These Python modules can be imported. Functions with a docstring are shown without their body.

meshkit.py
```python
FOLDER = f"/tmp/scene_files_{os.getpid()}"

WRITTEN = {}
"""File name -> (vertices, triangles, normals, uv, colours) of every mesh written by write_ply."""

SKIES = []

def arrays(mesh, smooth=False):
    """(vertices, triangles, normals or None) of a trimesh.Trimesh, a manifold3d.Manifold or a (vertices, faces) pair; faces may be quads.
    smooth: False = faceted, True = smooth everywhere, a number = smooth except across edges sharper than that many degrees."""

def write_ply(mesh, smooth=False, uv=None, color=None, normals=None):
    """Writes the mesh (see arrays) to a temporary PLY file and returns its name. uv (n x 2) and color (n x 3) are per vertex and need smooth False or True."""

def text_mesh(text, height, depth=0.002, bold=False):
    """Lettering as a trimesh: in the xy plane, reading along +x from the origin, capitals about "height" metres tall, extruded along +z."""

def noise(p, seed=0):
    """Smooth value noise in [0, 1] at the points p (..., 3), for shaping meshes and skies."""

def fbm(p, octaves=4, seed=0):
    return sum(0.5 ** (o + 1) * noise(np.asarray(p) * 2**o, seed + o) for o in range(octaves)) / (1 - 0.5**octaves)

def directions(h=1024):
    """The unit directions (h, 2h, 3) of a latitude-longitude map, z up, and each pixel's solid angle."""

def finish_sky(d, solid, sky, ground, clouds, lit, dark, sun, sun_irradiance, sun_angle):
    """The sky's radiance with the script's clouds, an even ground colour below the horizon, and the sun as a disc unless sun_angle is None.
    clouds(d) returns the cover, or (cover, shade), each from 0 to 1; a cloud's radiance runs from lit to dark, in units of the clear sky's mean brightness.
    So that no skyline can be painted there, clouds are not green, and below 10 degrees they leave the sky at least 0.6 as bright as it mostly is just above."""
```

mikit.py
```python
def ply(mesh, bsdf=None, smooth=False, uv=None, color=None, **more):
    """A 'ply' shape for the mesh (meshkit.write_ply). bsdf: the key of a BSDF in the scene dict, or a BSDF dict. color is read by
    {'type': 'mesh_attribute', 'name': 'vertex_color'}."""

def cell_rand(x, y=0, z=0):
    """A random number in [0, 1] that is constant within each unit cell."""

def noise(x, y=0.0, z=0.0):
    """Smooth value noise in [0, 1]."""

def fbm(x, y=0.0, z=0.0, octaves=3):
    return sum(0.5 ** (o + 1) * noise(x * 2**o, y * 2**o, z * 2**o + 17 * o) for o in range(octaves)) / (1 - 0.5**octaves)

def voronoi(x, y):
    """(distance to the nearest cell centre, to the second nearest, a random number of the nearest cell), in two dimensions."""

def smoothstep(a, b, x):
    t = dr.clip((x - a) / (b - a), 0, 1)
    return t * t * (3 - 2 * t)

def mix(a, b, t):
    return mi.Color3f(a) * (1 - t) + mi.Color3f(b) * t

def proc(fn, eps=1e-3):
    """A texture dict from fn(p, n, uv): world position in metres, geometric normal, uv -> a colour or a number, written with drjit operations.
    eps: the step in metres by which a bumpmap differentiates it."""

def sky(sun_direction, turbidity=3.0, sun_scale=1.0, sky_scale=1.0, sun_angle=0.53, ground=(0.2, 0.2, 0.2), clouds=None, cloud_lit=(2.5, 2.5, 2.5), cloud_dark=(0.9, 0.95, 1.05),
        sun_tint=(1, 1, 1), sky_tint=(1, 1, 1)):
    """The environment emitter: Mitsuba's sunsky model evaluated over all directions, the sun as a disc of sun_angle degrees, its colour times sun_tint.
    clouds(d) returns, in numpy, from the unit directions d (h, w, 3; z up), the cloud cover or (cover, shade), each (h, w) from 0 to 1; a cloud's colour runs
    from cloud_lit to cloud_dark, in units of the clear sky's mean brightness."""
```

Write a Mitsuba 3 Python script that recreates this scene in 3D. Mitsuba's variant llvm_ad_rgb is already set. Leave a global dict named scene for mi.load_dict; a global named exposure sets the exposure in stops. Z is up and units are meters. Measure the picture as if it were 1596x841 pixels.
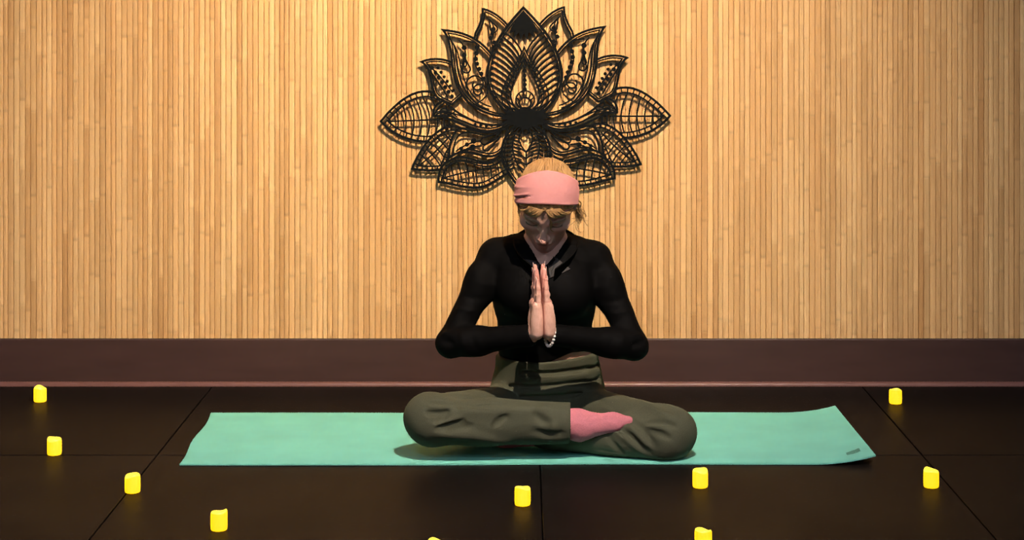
import math, random
import numpy as np, trimesh, drjit as dr, mitsuba as mi, mikit, meshkit
from scipy import ndimage
from scipy.interpolate import PchipInterpolator
from shapely.geometry import Polygon, LineString, Point, box as sbox
from shapely.ops import unary_union
from shapely import affinity, make_valid
from mikit import noise, fbm, cell_rand, smoothstep, mix
from trimesh.transformations import rotation_matrix

T = mi.ScalarTransform4f
scene, labels = {"type": "scene"}, {}
random.seed(7)
rng = np.random.default_rng(7)

# ------------------------------------------------------------------ camera, light, exposure
FOCAL, CX, CAM_H = 3050.0, 815.0, 1.17      # pixels of a 1596 x 841 frame, lens shifted so that the horizon is the frame's top edge
scene["camera"] = {
    "type": "perspective", "fov_axis": "x", "fov": math.degrees(2 * math.atan(798 / FOCAL)),
    "near_clip": 0.05, "far_clip": 100.0,
    "principal_point_offset_x": (798 - CX) / 1596, "principal_point_offset_y": 0.5,
    "to_world": T().look_at([0, 0, CAM_H], [0, 1, CAM_H], [0, 0, 1]),
}
exposure = -0.13


def spot(name, at, to, rgb, cutoff, beam):
    scene[name] = {"type": "spot", "to_world": T().look_at(list(at), list(to), [0, 1, 0.01]),
                   "intensity": {"type": "rgb", "value": list(rgb)}, "cutoff_angle": cutoff, "beam_width": beam}


# the studio's ceiling track in front of the sitter carries a white spot and a warm one; three weak lamps at the room's near end
spot("track_spot_white", (0.50, 2.90, 3.18), (-0.30, 5.50, 0.50), (57.0, 51.0, 48.5), 33, 13)
spot("track_spot_warm", (0.50, 2.89, 3.18), (-0.34, 5.945, 1.22), (68.0, 44.0, 13.0), 31, 2)
for k, (x, y) in enumerate(((-1.2, 1.2), (1.3, 1.4), (0.0, -0.4))):
    scene[f"room_lamp_{k:03d}"] = {"type": "point", "position": [x, y, 3.0], "intensity": {"type": "rgb", "value": [4.3, 4.8, 5.6]}}

WALL_Y = 5.945


def at_px(x, y, d):
    """World point that lies d metres from the lens plane on the ray of a pixel (a ruler for laying out real positions)."""
    return np.array([(x - CX) / FOCAL * d, d, CAM_H - y / FOCAL * d])


def lab(key, label=None, category=None, group=None, kind=None):
    labels[key] = {k: v for k, v in dict(label=label, category=category, group=group, kind=kind).items() if v}


def bsdf(name, d):
    scene[name] = {"type": "twosided", "bsdf": d}


def rgb(r, g, b):
    return {"type": "rgb", "value": [r, g, b]}


# ------------------------------------------------------------------ materials
def bamboo(p, n, uv):
    i = dr.floor(uv.x)
    r1, r2, r3 = cell_rand(i, 3, 1), cell_rand(i, 5, 2), cell_rand(i, 9, 4)
    z = p.z + r3 * 7.0
    pitch = 0.20 + 0.16 * r2
    q = z / pitch
    seg = dr.floor(q)
    t = (q - seg) * pitch
    tone = 0.55 * (r1 - 0.5) + 0.36 * (cell_rand(i, seg, 11) - 0.5) + 0.22 * (fbm(p.x * 5.0, p.z * 0.6, 3.0) - 0.5)
    tone += 0.22 * (noise(p.x * 900.0, p.z * 9.0) - 0.5) + 0.20 * (fbm(uv.x * 1.7, p.z * 6.0, 2.0) - 0.5)
    node = 1 - smoothstep(0.0, 0.006, dr.abs(t - 0.006))
    node *= 0.35 + 0.65 * cell_rand(i, seg, 17)
    ring = (1 - smoothstep(0.0, 0.02, dr.abs(t - 0.024))) * 0.10
    c = mix(mi.Color3f(0.46, 0.255, 0.100), mi.Color3f(0.80, 0.535, 0.262), dr.clip(0.55 + tone + ring, 0, 1))
    c = mix(c, c * mi.Color3f(1.0, 0.92, 0.84), r2)
    edge = dr.abs(uv.x - i - 0.5) * 2
    return c * (1 - 0.15 * node)


bsdf("bamboo_mat", {"type": "principled", "base_color": mikit.proc(bamboo), "roughness": 0.55, "specular": 0.35})
bsdf("wall_back_mat", {"type": "diffuse", "reflectance": rgb(0.12, 0.07, 0.03)})
bsdf("plaster_mat", {"type": "diffuse", "reflectance": {"type": "proc", **{k: v for k, v in mikit.proc(lambda p, n, uv: mi.Color3f(0.25, 0.255, 0.27) * (0.95 + 0.1 * fbm(p.x * 3, p.y * 3, p.z * 3))).items() if k != "type"}}})


def rubber(p, n, uv):
    i, j = dr.floor(uv.x), dr.floor(uv.y)
    a = 0.80 + 0.4 * cell_rand(i, j, 3)
    s = fbm(p.x * 3.0, p.y * 3.0, 1.0, 4)
    speck = smoothstep(0.80, 0.92, noise(p.x * 260.0, p.y * 260.0))
    return mi.Color3f(0.0065, 0.0050, 0.0043) * a * (0.7 + 0.6 * s) + mi.Color3f(0.004, 0.0035, 0.003) * speck


def rubber_rough(p, n, uv):
    return 0.40 + 0.10 * fbm(p.x * 6.0, p.y * 6.0, 4.0)


bsdf("rubber_mat", {"type": "principled", "base_color": mikit.proc(rubber), "roughness": mikit.proc(rubber_rough), "specular": 0.03})
bsdf("joint_mat", {"type": "diffuse", "reflectance": rgb(0.004, 0.0035, 0.003)})
bsdf("baseboard_mat", {"type": "principled", "base_color": mikit.proc(lambda p, n, uv: mi.Color3f(0.052, 0.025, 0.021) * (0.85 + 0.3 * fbm(p.x * 4.0, p.z * 30.0, 2.0))), "roughness": 0.5, "specular": 0.35})
bsdf("toe_mat", {"type": "principled", "base_color": rgb(0.15, 0.068, 0.058), "roughness": 0.35, "specular": 0.5})
bsdf("lotus_mat", {"type": "principled", "base_color": rgb(0.0045, 0.0055, 0.0065), "roughness": 0.75, "specular": 0.06})


def mat_col(p, n, uv):
    s = fbm(p.x * 9.0, p.y * 9.0, 1.0, 3)
    return mi.Color3f(0.155, 0.49, 0.395) * (0.92 + 0.16 * s)


bsdf("mat_mat", {"type": "bumpmap", "t": mikit.proc(lambda p, n, uv: noise(p.x * 500.0, p.y * 500.0) * 0.5 + 0.5 * noise(p.x * 220.0, p.y * 220.0, 3.0), eps=5e-4), "scale": 0.0004,
                 "b": {"type": "principled", "base_color": mikit.proc(mat_col), "roughness": 0.7, "specular": 0.25}})
bsdf("mat_mark_mat", {"type": "diffuse", "reflectance": rgb(0.085, 0.24, 0.18)})
VC = {"type": "mesh_attribute", "name": "vertex_color"}
bsdf("skin_mat", {"type": "principled", "base_color": VC, "roughness": 0.5, "specular": 0.4})
bsdf("shirt_mat", {"type": "principled", "base_color": rgb(0.0017, 0.0016, 0.0017), "roughness": 0.7, "specular": 0.055})
bsdf("shirt_inner_mat", {"type": "principled", "base_color": rgb(0.040, 0.037, 0.038), "roughness": 0.8, "specular": 0.2})
bsdf("pants_mat", {"type": "principled", "base_color": mikit.proc(lambda p, n, uv: mi.Color3f(0.056, 0.058, 0.036) * (0.88 + 0.24 * noise(p.x * 700.0, p.y * 700.0, p.z * 700.0))), "roughness": 0.85, "specular": 0.2, "sheen": 0.1})
bsdf("pants_band_mat", {"type": "principled", "base_color": rgb(0.062, 0.066, 0.040), "roughness": 0.85, "specular": 0.2})
bsdf("headband_mat", {"type": "principled", "base_color": rgb(0.55, 0.235, 0.235), "roughness": 0.8, "specular": 0.2, "sheen": 0.2})
bsdf("sock_mat", {"type": "principled", "base_color": mikit.proc(lambda p, n, uv: mi.Color3f(0.54, 0.185, 0.22) * (0.9 + 0.2 * noise(p.x * 400.0, p.y * 400.0, p.z * 400.0))), "roughness": 0.9, "specular": 0.1})
bsdf("hair_mat", {"type": "principled", "base_color": VC, "roughness": 0.45, "specular": 0.5})
bsdf("bead_mat", {"type": "principled", "base_color": rgb(0.85, 0.80, 0.76), "roughness": 0.25, "specular": 0.5})
bsdf("nail_mat", {"type": "principled", "base_color": rgb(0.85, 0.62, 0.58), "roughness": 0.2, "specular": 0.5})
bsdf("zip_mat", {"type": "principled", "base_color": rgb(0.03, 0.03, 0.032), "roughness": 0.4, "metallic": 0.6})
bsdf("wax_mat", {"type": "principled", "base_color": rgb(0.25, 0.2, 0.05), "roughness": 0.4})
bsdf("candle_base_mat", {"type": "principled", "base_color": rgb(0.55, 0.42, 0.10), "roughness": 0.5})


# ------------------------------------------------------------------ mesh helpers
def mesh(v, f):
    f = np.asarray(f)
    if f.shape[1] == 4:
        f = np.vstack([f[:, [0, 1, 2]], f[:, [0, 2, 3]]])
    return trimesh.Trimesh(np.asarray(v, float), f, process=False)


def box(x0, x1, y0, y1, z0, z1):
    m = trimesh.creation.box((x1 - x0, y1 - y0, z1 - z0))
    m.apply_translation(((x0 + x1) / 2, (y0 + y1) / 2, (z0 + z1) / 2))
    return m


def extr(profile, axis_len, to):
    """Extrudes a closed 2-D profile; `to` maps the mesh into place."""
    m = trimesh.creation.extrude_polygon(Polygon(profile), axis_len)
    m.apply_transform(to)
    return m


def tube(pts, r, n=8):
    """A swept round tube along pts with radius r (number or per point), closed ends."""
    pts = np.asarray(pts, float)
    r = np.broadcast_to(r, len(pts))
    t = np.gradient(pts, axis=0)
    t /= np.linalg.norm(t, axis=1, keepdims=True) + 1e-12
    ref = np.array([0.31, 0.17, 0.93])
    a = np.cross(t, ref)
    a /= np.linalg.norm(a, axis=1, keepdims=True) + 1e-12
    b = np.cross(t, a)
    th = np.arange(n) / n * 2 * np.pi
    v = pts[:, None] + r[:, None, None] * (np.cos(th)[None, :, None] * a[:, None] + np.sin(th)[None, :, None] * b[:, None])
    v = np.vstack([v.reshape(-1, 3), pts[:1], pts[-1:]])
    f, m = [], len(pts)
    for i in range(m - 1):
        for j in range(n):
            k = (j + 1) % n
            f += [[i * n + j, i * n + k, (i + 1) * n + k], [i * n + j, (i + 1) * n + k, (i + 1) * n + j]]
    for j in range(n):
        k = (j + 1) % n
        f += [[m * n, j + 0, k][::-1], [m * n + 1, (m - 1) * n + j, (m - 1) * n + k]]
    out = mesh(v, np.array(f))
    out.fix_normals()
    return out


def spline(pts, n):
    """Catmull-Rom through pts."""
    p = np.asarray(pts, float)
    if len(p) == 2:
        return p[0] + np.linspace(0, 1, n)[:, None] * (p[1] - p[0])
    t = np.concatenate([[0], np.cumsum(np.linalg.norm(np.diff(p, axis=0), axis=1) ** 0.5)])
    return PchipOrCubic(t, p, n)


def PchipOrCubic(t, p, n):
    from scipy.interpolate import CubicSpline
    return CubicSpline(t, p)(np.linspace(0, t[-1], n))


def surfnet(f, lo, hi, h):
    """Surface nets of the signed field f (negative inside), evaluated finely only near its surface."""
    lo, hi = np.asarray(lo, float), np.asarray(hi, float)
    c = 4
    nc = np.ceil((hi - lo) / (h * c)).astype(int) + 1
    n = (nc - 1) * c + 1
    ax = [lo[k] + h * c * np.arange(nc[k]) for k in range(3)]
    g = np.stack(np.meshgrid(*ax, indexing="ij"), -1).reshape(-1, 3)
    coarse = f(g).reshape(nc)
    near = np.abs(coarse) < h * c * 2.4
    near = ndimage.maximum_filter(near, 3)
    v = ndimage.zoom(coarse, n / nc, order=1, grid_mode=False)
    idx = [np.minimum((np.arange(n[k]) + c // 2) // c, nc[k] - 1) for k in range(3)]
    m = near[np.ix_(*idx)]
    ii = np.argwhere(m)
    out = np.empty(len(ii))
    for s in range(0, len(ii), 400000):
        out[s:s + 400000] = f(lo + h * ii[s:s + 400000])
    v[m] = out
    s = v < 0
    cs = [s[a:n[0] - 1 + a, b:n[1] - 1 + b, d:n[2] - 1 + d] for a in (0, 1) for b in (0, 1) for d in (0, 1)]
    cnt = sum(x.astype(np.int8) for x in cs)
    cells = np.argwhere((cnt > 0) & (cnt < 8))
    num = -np.ones(n - 1, int)
    num[tuple(cells.T)] = np.arange(len(cells))
    acc, wt = np.zeros((len(cells), 3)), np.zeros(len(cells))
    corners = [np.array(x) for x in np.ndindex(2, 2, 2)]
    for a in corners:
        for k in range(3):
            if a[k] == 0:
                b = a.copy()
                b[k] = 1
                va, vb = v[tuple((cells + a).T)], v[tuple((cells + b).T)]
                on = (va < 0) != (vb < 0)
                t = np.where(on, va / np.where(on, va - vb, 1), 0)
                p = cells + a + t[:, None] * (b - a)
                acc[on] += p[on]
                wt[on] += 1
    verts = lo + h * acc / wt[:, None]
    faces = []
    for k in range(3):
        i, j = (k + 1) % 3, (k + 2) % 3
        sl0, sl1 = [slice(None)] * 3, [slice(None)] * 3
        sl0[k], sl1[k] = slice(0, n[k] - 1), slice(1, n[k])
        A, B = s[tuple(sl0)], s[tuple(sl1)]
        e = np.argwhere(A != B)
        e = e[(e[:, i] > 0) & (e[:, j] > 0) & (e[:, i] < n[i] - 1) & (e[:, j] < n[j] - 1)]
        inside = A[tuple(e.T)]
        q = []
        for di, dj in ((1, 1), (0, 1), (0, 0), (1, 0)):
            w = e.copy()
            w[:, i] -= di
            w[:, j] -= dj
            q.append(num[tuple(w.T)])
        q = np.stack(q, 1)
        q[~inside] = q[~inside][:, ::-1]
        faces.append(q)
    return mesh(verts, np.vstack(faces))


def rc(p, a, b, r1, r2):
    a, b = np.asarray(a, float), np.asarray(b, float)
    d = b - a
    h = np.clip(((p - a) @ d) / (d @ d), 0, 1)
    return np.linalg.norm(p - a - h[:, None] * d, axis=1) - (r1 + (r2 - r1) * h)


def ell(p, c, r):
    q = p - np.asarray(c, float)
    r = np.asarray(r, float)
    k0 = np.linalg.norm(q / r, axis=1)
    k1 = np.linalg.norm(q / (r * r), axis=1)
    return k0 * (k0 - 1) / np.maximum(k1, 1e-9)


def smin(a, b, k):
    h = np.maximum(k - np.abs(a - b), 0) / k
    return np.minimum(a, b) - h * h * k / 4


def smax(a, b, k):
    return -smin(-a, -b, k)


def fold(p, pts, amp, w, taper=True):
    """Relief of one cloth fold: a gaussian ridge (amp > 0) or valley (amp < 0) along the polyline pts."""
    pts = np.asarray(pts, float)
    best = np.full(len(p), 9.0)
    lam = np.zeros(len(p))
    L = len(pts) - 1
    for i in range(L):
        a, d = pts[i], pts[i + 1] - pts[i]
        h = np.clip(((p - a) @ d) / (d @ d), 0, 1)
        q = np.linalg.norm(p - a - h[:, None] * d, axis=1)
        on = q < best
        best = np.where(on, q, best)
        lam = np.where(on, (i + h) / L, lam)
    e = amp * np.exp(-(best / w) ** 2)
    return e * np.sin(np.pi * np.clip(lam * 0.86 + 0.07, 0, 1)) if taper else e


def add(key, m, material, smooth=False, color=None, **more):
    scene[key] = mikit.ply(m, material, smooth=smooth, color=color, **more)


# ------------------------------------------------------------------ the room
XL, XR, YN, ZC = -3.1, 3.1, -1.6, 3.3
add("floor", box(XL, XR, YN, WALL_Y + 0.02, -0.06, -0.012), "joint_mat")
lab("floor", "black rubber tile floor with fine dark joints", kind="structure")
TX0, TP, TY0 = 0.043, 0.985, 5.036
rows = [(TY0 + 0.0030, WALL_Y - 0.001)] + [(TY0 - (k + 1) * TP + 0.0030, TY0 - k * TP - 0.0030) for k in range(7)]
n_tile = 0
for j, (y0, y1) in enumerate(rows):
    for i in range(-4, 4):
        x0, x1 = max(TX0 + i * TP + 0.0018, XL), min(TX0 + (i + 1) * TP - 0.0018, XR)
        if x1 - x0 < 0.05 or y1 < YN + 0.05:
            continue
        y0c = max(y0, YN)
        b = 0.0012
        top = [(x0 + b, y0c + b, 0), (x1 - b, y0c + b, 0), (x1 - b, y1 - b, 0), (x0 + b, y1 - b, 0)]
        mid = [(x0, y0c, -b), (x1, y0c, -b), (x1, y1, -b), (x0, y1, -b)]
        low = [(x, y, -0.014) for x, y, _ in mid]
        v = np.array(top + mid + low)
        v[:, 2] += 0.0006 * cell if (cell := rng.uniform(-1, 0)) else 0
        f = [[0, 1, 2, 3]] + [[a + o + 4, (a + 1) % 4 + o + 4, (a + 1) % 4 + o, a + o] for o in (0, 4) for a in range(4)]
        uvs = np.repeat([[i + 20.5, j + 0.5]], 12, 0)
        key = "floor__tile" + (f"_{n_tile:03d}" if n_tile else "")
        scene[key] = mikit.ply(mesh(v, f), "rubber_mat", uv=uvs)
        n_tile += 1

add("wall_back", box(XL, XR, WALL_Y + 0.006, WALL_Y + 0.12, -0.06, ZC), "wall_back_mat")
lab("wall_back", "rear wall clad in narrow upright bamboo slats", kind="structure")
add("wall_left", box(XL - 0.1, XL, YN, WALL_Y + 0.12, -0.06, ZC), "plaster_mat")
lab("wall_left", "plain wall on the left, outside the picture", kind="structure")
add("wall_right", box(XR, XR + 0.1, YN, WALL_Y + 0.12, -0.06, ZC), "plaster_mat")
lab("wall_right", "plain wall on the right, outside the picture", kind="structure")
add("wall_front", box(XL - 0.1, XR + 0.1, YN - 0.1, YN, -0.06, ZC), "plaster_mat")
lab("wall_front", "plain wall behind the camera", kind="structure")
add("ceiling", box(XL - 0.1, XR + 0.1, YN - 0.1, WALL_Y + 0.12, ZC, ZC + 0.1), "plaster_mat")
lab("ceiling", "plain ceiling above the picture", kind="structure")

BB = 0.143                      # baseboard height
x, k, loose = XL, 0, []
srng = np.random.default_rng(21)
while x < XR - 0.02:
    w = srng.uniform(0.0138, 0.0182)
    d, e = srng.uniform(0.0, 0.0014), 0.0007
    g = 0.00035
    prof = np.array([(x + g, WALL_Y + 0.006), (x + g, WALL_Y + 0.0015 - d), (x + g + e, WALL_Y - 0.0002 - d), (x + 0.35 * w, WALL_Y - 0.0008 - d), (x + 0.65 * w, WALL_Y - 0.0008 - d), (x + w - g - e, WALL_Y - 0.0002 - d), (x + w - g, WALL_Y + 0.0015 - d), (x + w - g, WALL_Y + 0.006)])
    zb, zt = BB - 0.002 + srng.uniform(-0.0006, 0.0006), ZC
    m8 = len(prof)
    v = np.vstack([np.c_[prof, np.full(m8, zb)], np.c_[prof, np.full(m8, zt)]])
    f = [[a, (a + 1) % m8, (a + 1) % m8 + m8, a + m8] for a in range(m8)]
    u = k + 0.06 + 0.88 * np.clip((prof[:, 0] - x) / w, 0, 1)
    uvs = np.r_[np.c_[u, np.full(m8, zb)], np.c_[u, np.full(m8, zt)]]
    sl = mesh(v, f)
    if abs(x) < 2.2:
        key = "wall_back__slat" + (f"_{k:03d}" if k else "")
        scene[key] = mikit.ply(sl, "bamboo_mat", uv=uvs)
        k += 1
    else:
        loose.append((sl, uvs + [400 + len(loose), 0]))
    x += w
scene["wall_back__outer_slats"] = mikit.ply(trimesh.util.concatenate([m for m, _ in loose]), "bamboo_mat", uv=np.vstack([u for _, u in loose]))
lab("wall_back__outer_slats", "bamboo slats beyond the picture's edges", kind="stuff")
if "wall_back__slat" not in scene:
    scene["wall_back__slat"] = scene.pop("wall_back__slat_001")

P = Polygon([(0, 0), (0.014, 0), (0.014, BB - 0.004), (0.011, BB), (0, BB)])
to = np.array([[0, 0, 1, XL], [-1, 0, 0, WALL_Y + 0.006], [0, 1, 0, 0], [0, 0, 0, 1.0]])
bb = trimesh.creation.extrude_polygon(P, XR - XL)
bb.apply_transform(to)
bb.fix_normals()
add("baseboard_back", bb, "baseboard_mat")
lab("baseboard_back", "tall dark brown baseboard under the bamboo wall", kind="structure")
arc = [(0.019 + 0.0 - 0.011 * (1 - math.cos(a)), 0.002 + 0.011 * math.sin(a)) for a in np.linspace(0, math.pi / 2, 7)]
toe = trimesh.creation.extrude_polygon(Polygon([(0.006, 0), (0.019, 0)] + arc + [(0.006, 0.013)]), XR - XL)
to[1, 3] = WALL_Y + 0.0
toe.apply_transform(to)
toe.fix_normals()
add("trim_1", toe, "toe_mat", smooth=40)
lab("trim_1", "thin reddish toe moulding along the foot of the baseboard", kind="structure")

# ------------------------------------------------------------------ lotus wall art
LD = WALL_Y - 0.031
LZ = 2.804                                    # drawing units per photograph pixel
LC = (670.0, 515.0)
LROT = math.radians(1.1)


def lotus_xy(g):
    """Drawing units about the flower's heart (x right, y down) -> metres on the wall plane (x right, z up)."""
    s = LD / FOCAL / LZ
    g = affinity.scale(g, s, -s, origin=(0, 0))
    g = affinity.rotate(g, math.degrees(LROT), origin=(0, 0))
    c = at_px(580 + LC[0] / LZ, LC[1] / LZ, LD)
    return affinity.translate(g, c[0], c[2])


def curve(pts, n=40):
    return spline(np.array(pts, float), n)


def petal(*edges):
    g = make_valid(Polygon(np.vstack([curve(e) if len(e) > 2 else np.array(e, float) for e in edges])))
    return max((q for q in getattr(g, "geoms", [g]) if q.geom_type == "Polygon"), key=lambda q: q.area)


def line(pts, w, n=30):
    return LineString(curve(pts, n) if len(pts) > 2 else pts).buffer(w / 2, cap_style=1, quad_segs=3)


def dots(pts):
    return unary_union([Point(x, y).buffer(r, quad_segs=4) for x, y, r in pts])


def band(poly, a, b):
    return poly.buffer(-a).difference(poly.buffer(-b))


def ladder(poly, a, b, n, w=3.0, t0=0.0, t1=1.0):
    ring = poly.buffer(-(a + b) / 2)
    if ring.geom_type != "Polygon":
        ring = max(ring.geoms, key=lambda q: q.area)
    L, out = ring.exterior, []
    for k in range(n):
        s = (t0 + (t1 - t0) * k / n) * L.length
        p, q = np.array(L.interpolate(s).coords[0]), np.array(L.interpolate(s + 1).coords[0])
        d = (q - p) / (np.linalg.norm(q - p) + 1e-9)
        nn = np.array([-d[1], d[0]]) * (b - a) * 0.62
        out.append(LineString([p - nn, p + nn]).buffer(w / 2))
    return unary_union(out)


def flip(g):
    return affinity.scale(g, -1, 1, origin=(0, 0))


def scroll(cx, cy, r, turns, a0, w, sgn=1):
    t = np.linspace(0, 1, 40)
    a = a0 + sgn * turns * 2 * math.pi * t
    rr = r * (1 - 0.72 * t)
    return LineString(np.c_[cx + rr * np.cos(a), cy + rr * np.sin(a)]).buffer(w / 2)


def drop(x, y, dx, dy, r, w):
    """A teardrop loop with its point at (x, y) and its round end at (x+dx, y+dy)."""
    e = Point(x + dx, y + dy).buffer(r)
    h = unary_union([e, Point(x, y).buffer(0.5)]).convex_hull
    return h.exterior.buffer(w / 2)


def veins(poly, root, tip, n, bend, w=3.2, mid=0.0):
    """A midrib with curved side veins, clipped to the petal."""
    r, t = np.array(root, float), np.array(tip, float)
    d = t - r
    nn = np.array([-d[1], d[0]]) / np.linalg.norm(d)
    L = np.linalg.norm(d)
    out = [line([r, r + 0.5 * d + nn * mid * L, t], w + 0.6)]
    for k in range(n):
        s = (k + 0.4) / n
        base = r + d * s + nn * mid * L * 4 * s * (1 - s)
        for sg in (1, -1):
            e = base + d / L * bend + nn * sg * L * 0.5
            m = base + d / L * bend * 0.25 + nn * sg * L * 0.25
            out.append(line([base, m, e], w))
    return unary_union(out).intersection(poly)


petals = []     # (name index, filled polygon, line art), front to back
# centre petal
half = curve([(0, -488), (-58, -425), (-128, -325), (-165, -215), (-158, -130), (-110, -48), (-60, -10)], 60)
p0 = Polygon(np.vstack([half, (half * [-1, 1])[::-1]])).buffer(0)
art = [band(p0, 0, 9), band(p0, 14, 17.5)]
art.append(Polygon([(0, -470), (-48, -405), (-62, -372), (-40, -380), (-44, -352), (-22, -375), (-14, -345), (0, -372), (14, -345), (22, -375), (44, -352), (40, -380), (62, -372), (48, -405)]))
inner = p0.buffer(-17)
for k in range(15):        # feathered rows down both flanks
    t = k / 14
    a = math.pi * (0.60 - 0.62 * t)
    for sg in (-1, 1):
        y0 = -372 + 330 * t
        x1 = sg * 190
        x0 = sg * (10 + 50 * t ** 0.6)
        ya, yb = y0 + 22, y0 - 30 + 25 * t
        art.append(line([(x0, ya + 66 - 40 * t), (sg * (60 + 42 * t), (ya + yb) / 2 + 20), (x1, yb - 25)], 5.2).intersection(inner.difference(Polygon([(0, -300)] + [tuple(q) for q in curve([(0, -262), (-50, -170), (-62, -100), (-30, -45)], 20)] + [tuple(q) for q in curve([(30, -45), (62, -100), (50, -170), (0, -262)], 20)]))))
for k in range(13):        # knots where the feathers thicken
    t = k / 12
    for sg in (-1, 1):
        art.append(Point(sg * (48 + 98 * math.sin(math.pi * (0.12 + 0.62 * t))), -368 + 300 * t).buffer(6.0))
for sg in (-1, 1):
    for off, w in ((0, 5), (22, 3.5), (44, 3.5)):
        art.append(line([(0, -262 - off * 1.1), (sg * (34 + off * 0.55), -190 - off * 0.3), (sg * (62 + off * 0.9), -105), (sg * (34 + off * 0.9), -38)], w))
    for k in range(7):
        t = k / 6
        art.append(line([(sg * (12 + 50 * t), -240 + 130 * t), (sg * (34 + 66 * t), -270 + 150 * t)], 3.2))
art.append(line([(0, -262), (0, -120)], 4))
art.append(dots([(0, -225 + 20 * k, 7.5) for k in range(6)]))
art += [band(Point(0, -78).buffer(42), 0, 4), band(Point(0, -64).buffer(27), 0, 4)]
for a in np.radians([200, 230, 260, 280, 310, 340]):
    art.append(line([(24 * math.cos(a), -66 + 24 * math.sin(a)), (38 * math.cos(a), -74 + 38 * math.sin(a))], 3.2))
petals.append((p0, unary_union(art).intersection(p0)))
# bottom centre petal
half = curve([(0, 10), (-62, 42), (-104, 110), (-104, 190), (-62, 272), (0, 350)], 50)
p9 = Polygon(np.vstack([half, (half * [-1, 1])[::-1]])).buffer(0)
art = [band(p9, 0, 8), band(p9, 13, 16.5)]
for sg in (-1, 1):
    art += [line([(0, 24), (sg * 46, 70), (sg * 58, 140), (0, 262)], 4), line([(0, 38), (sg * 30, 84), (0, 150)], 4)]
    for k in range(9):
        t = k / 8
        art.append(line([(sg * (50 + 12 * math.sin(3 * t)), 66 + 150 * t), (sg * 74, 74 + 150 * t), (sg * 104, 62 + 170 * t)], 6.0).intersection(p9))
        art.append(line([(sg * 22, 78 + 120 * t), (sg * 52, 66 + 120 * t)], 3.2).intersection(p9))
    for k in range(4):
        art.append(line([(0, 150 + 28 * k), (sg * 32, 128 + 28 * k)], 3.2))
art.append(line([(0, 150), (0, 262)], 3.4))
art.append(band(Point(0, 60).buffer(15), 0, 4))
petals.append((p9, unary_union(art).intersection(p9)))
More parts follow.
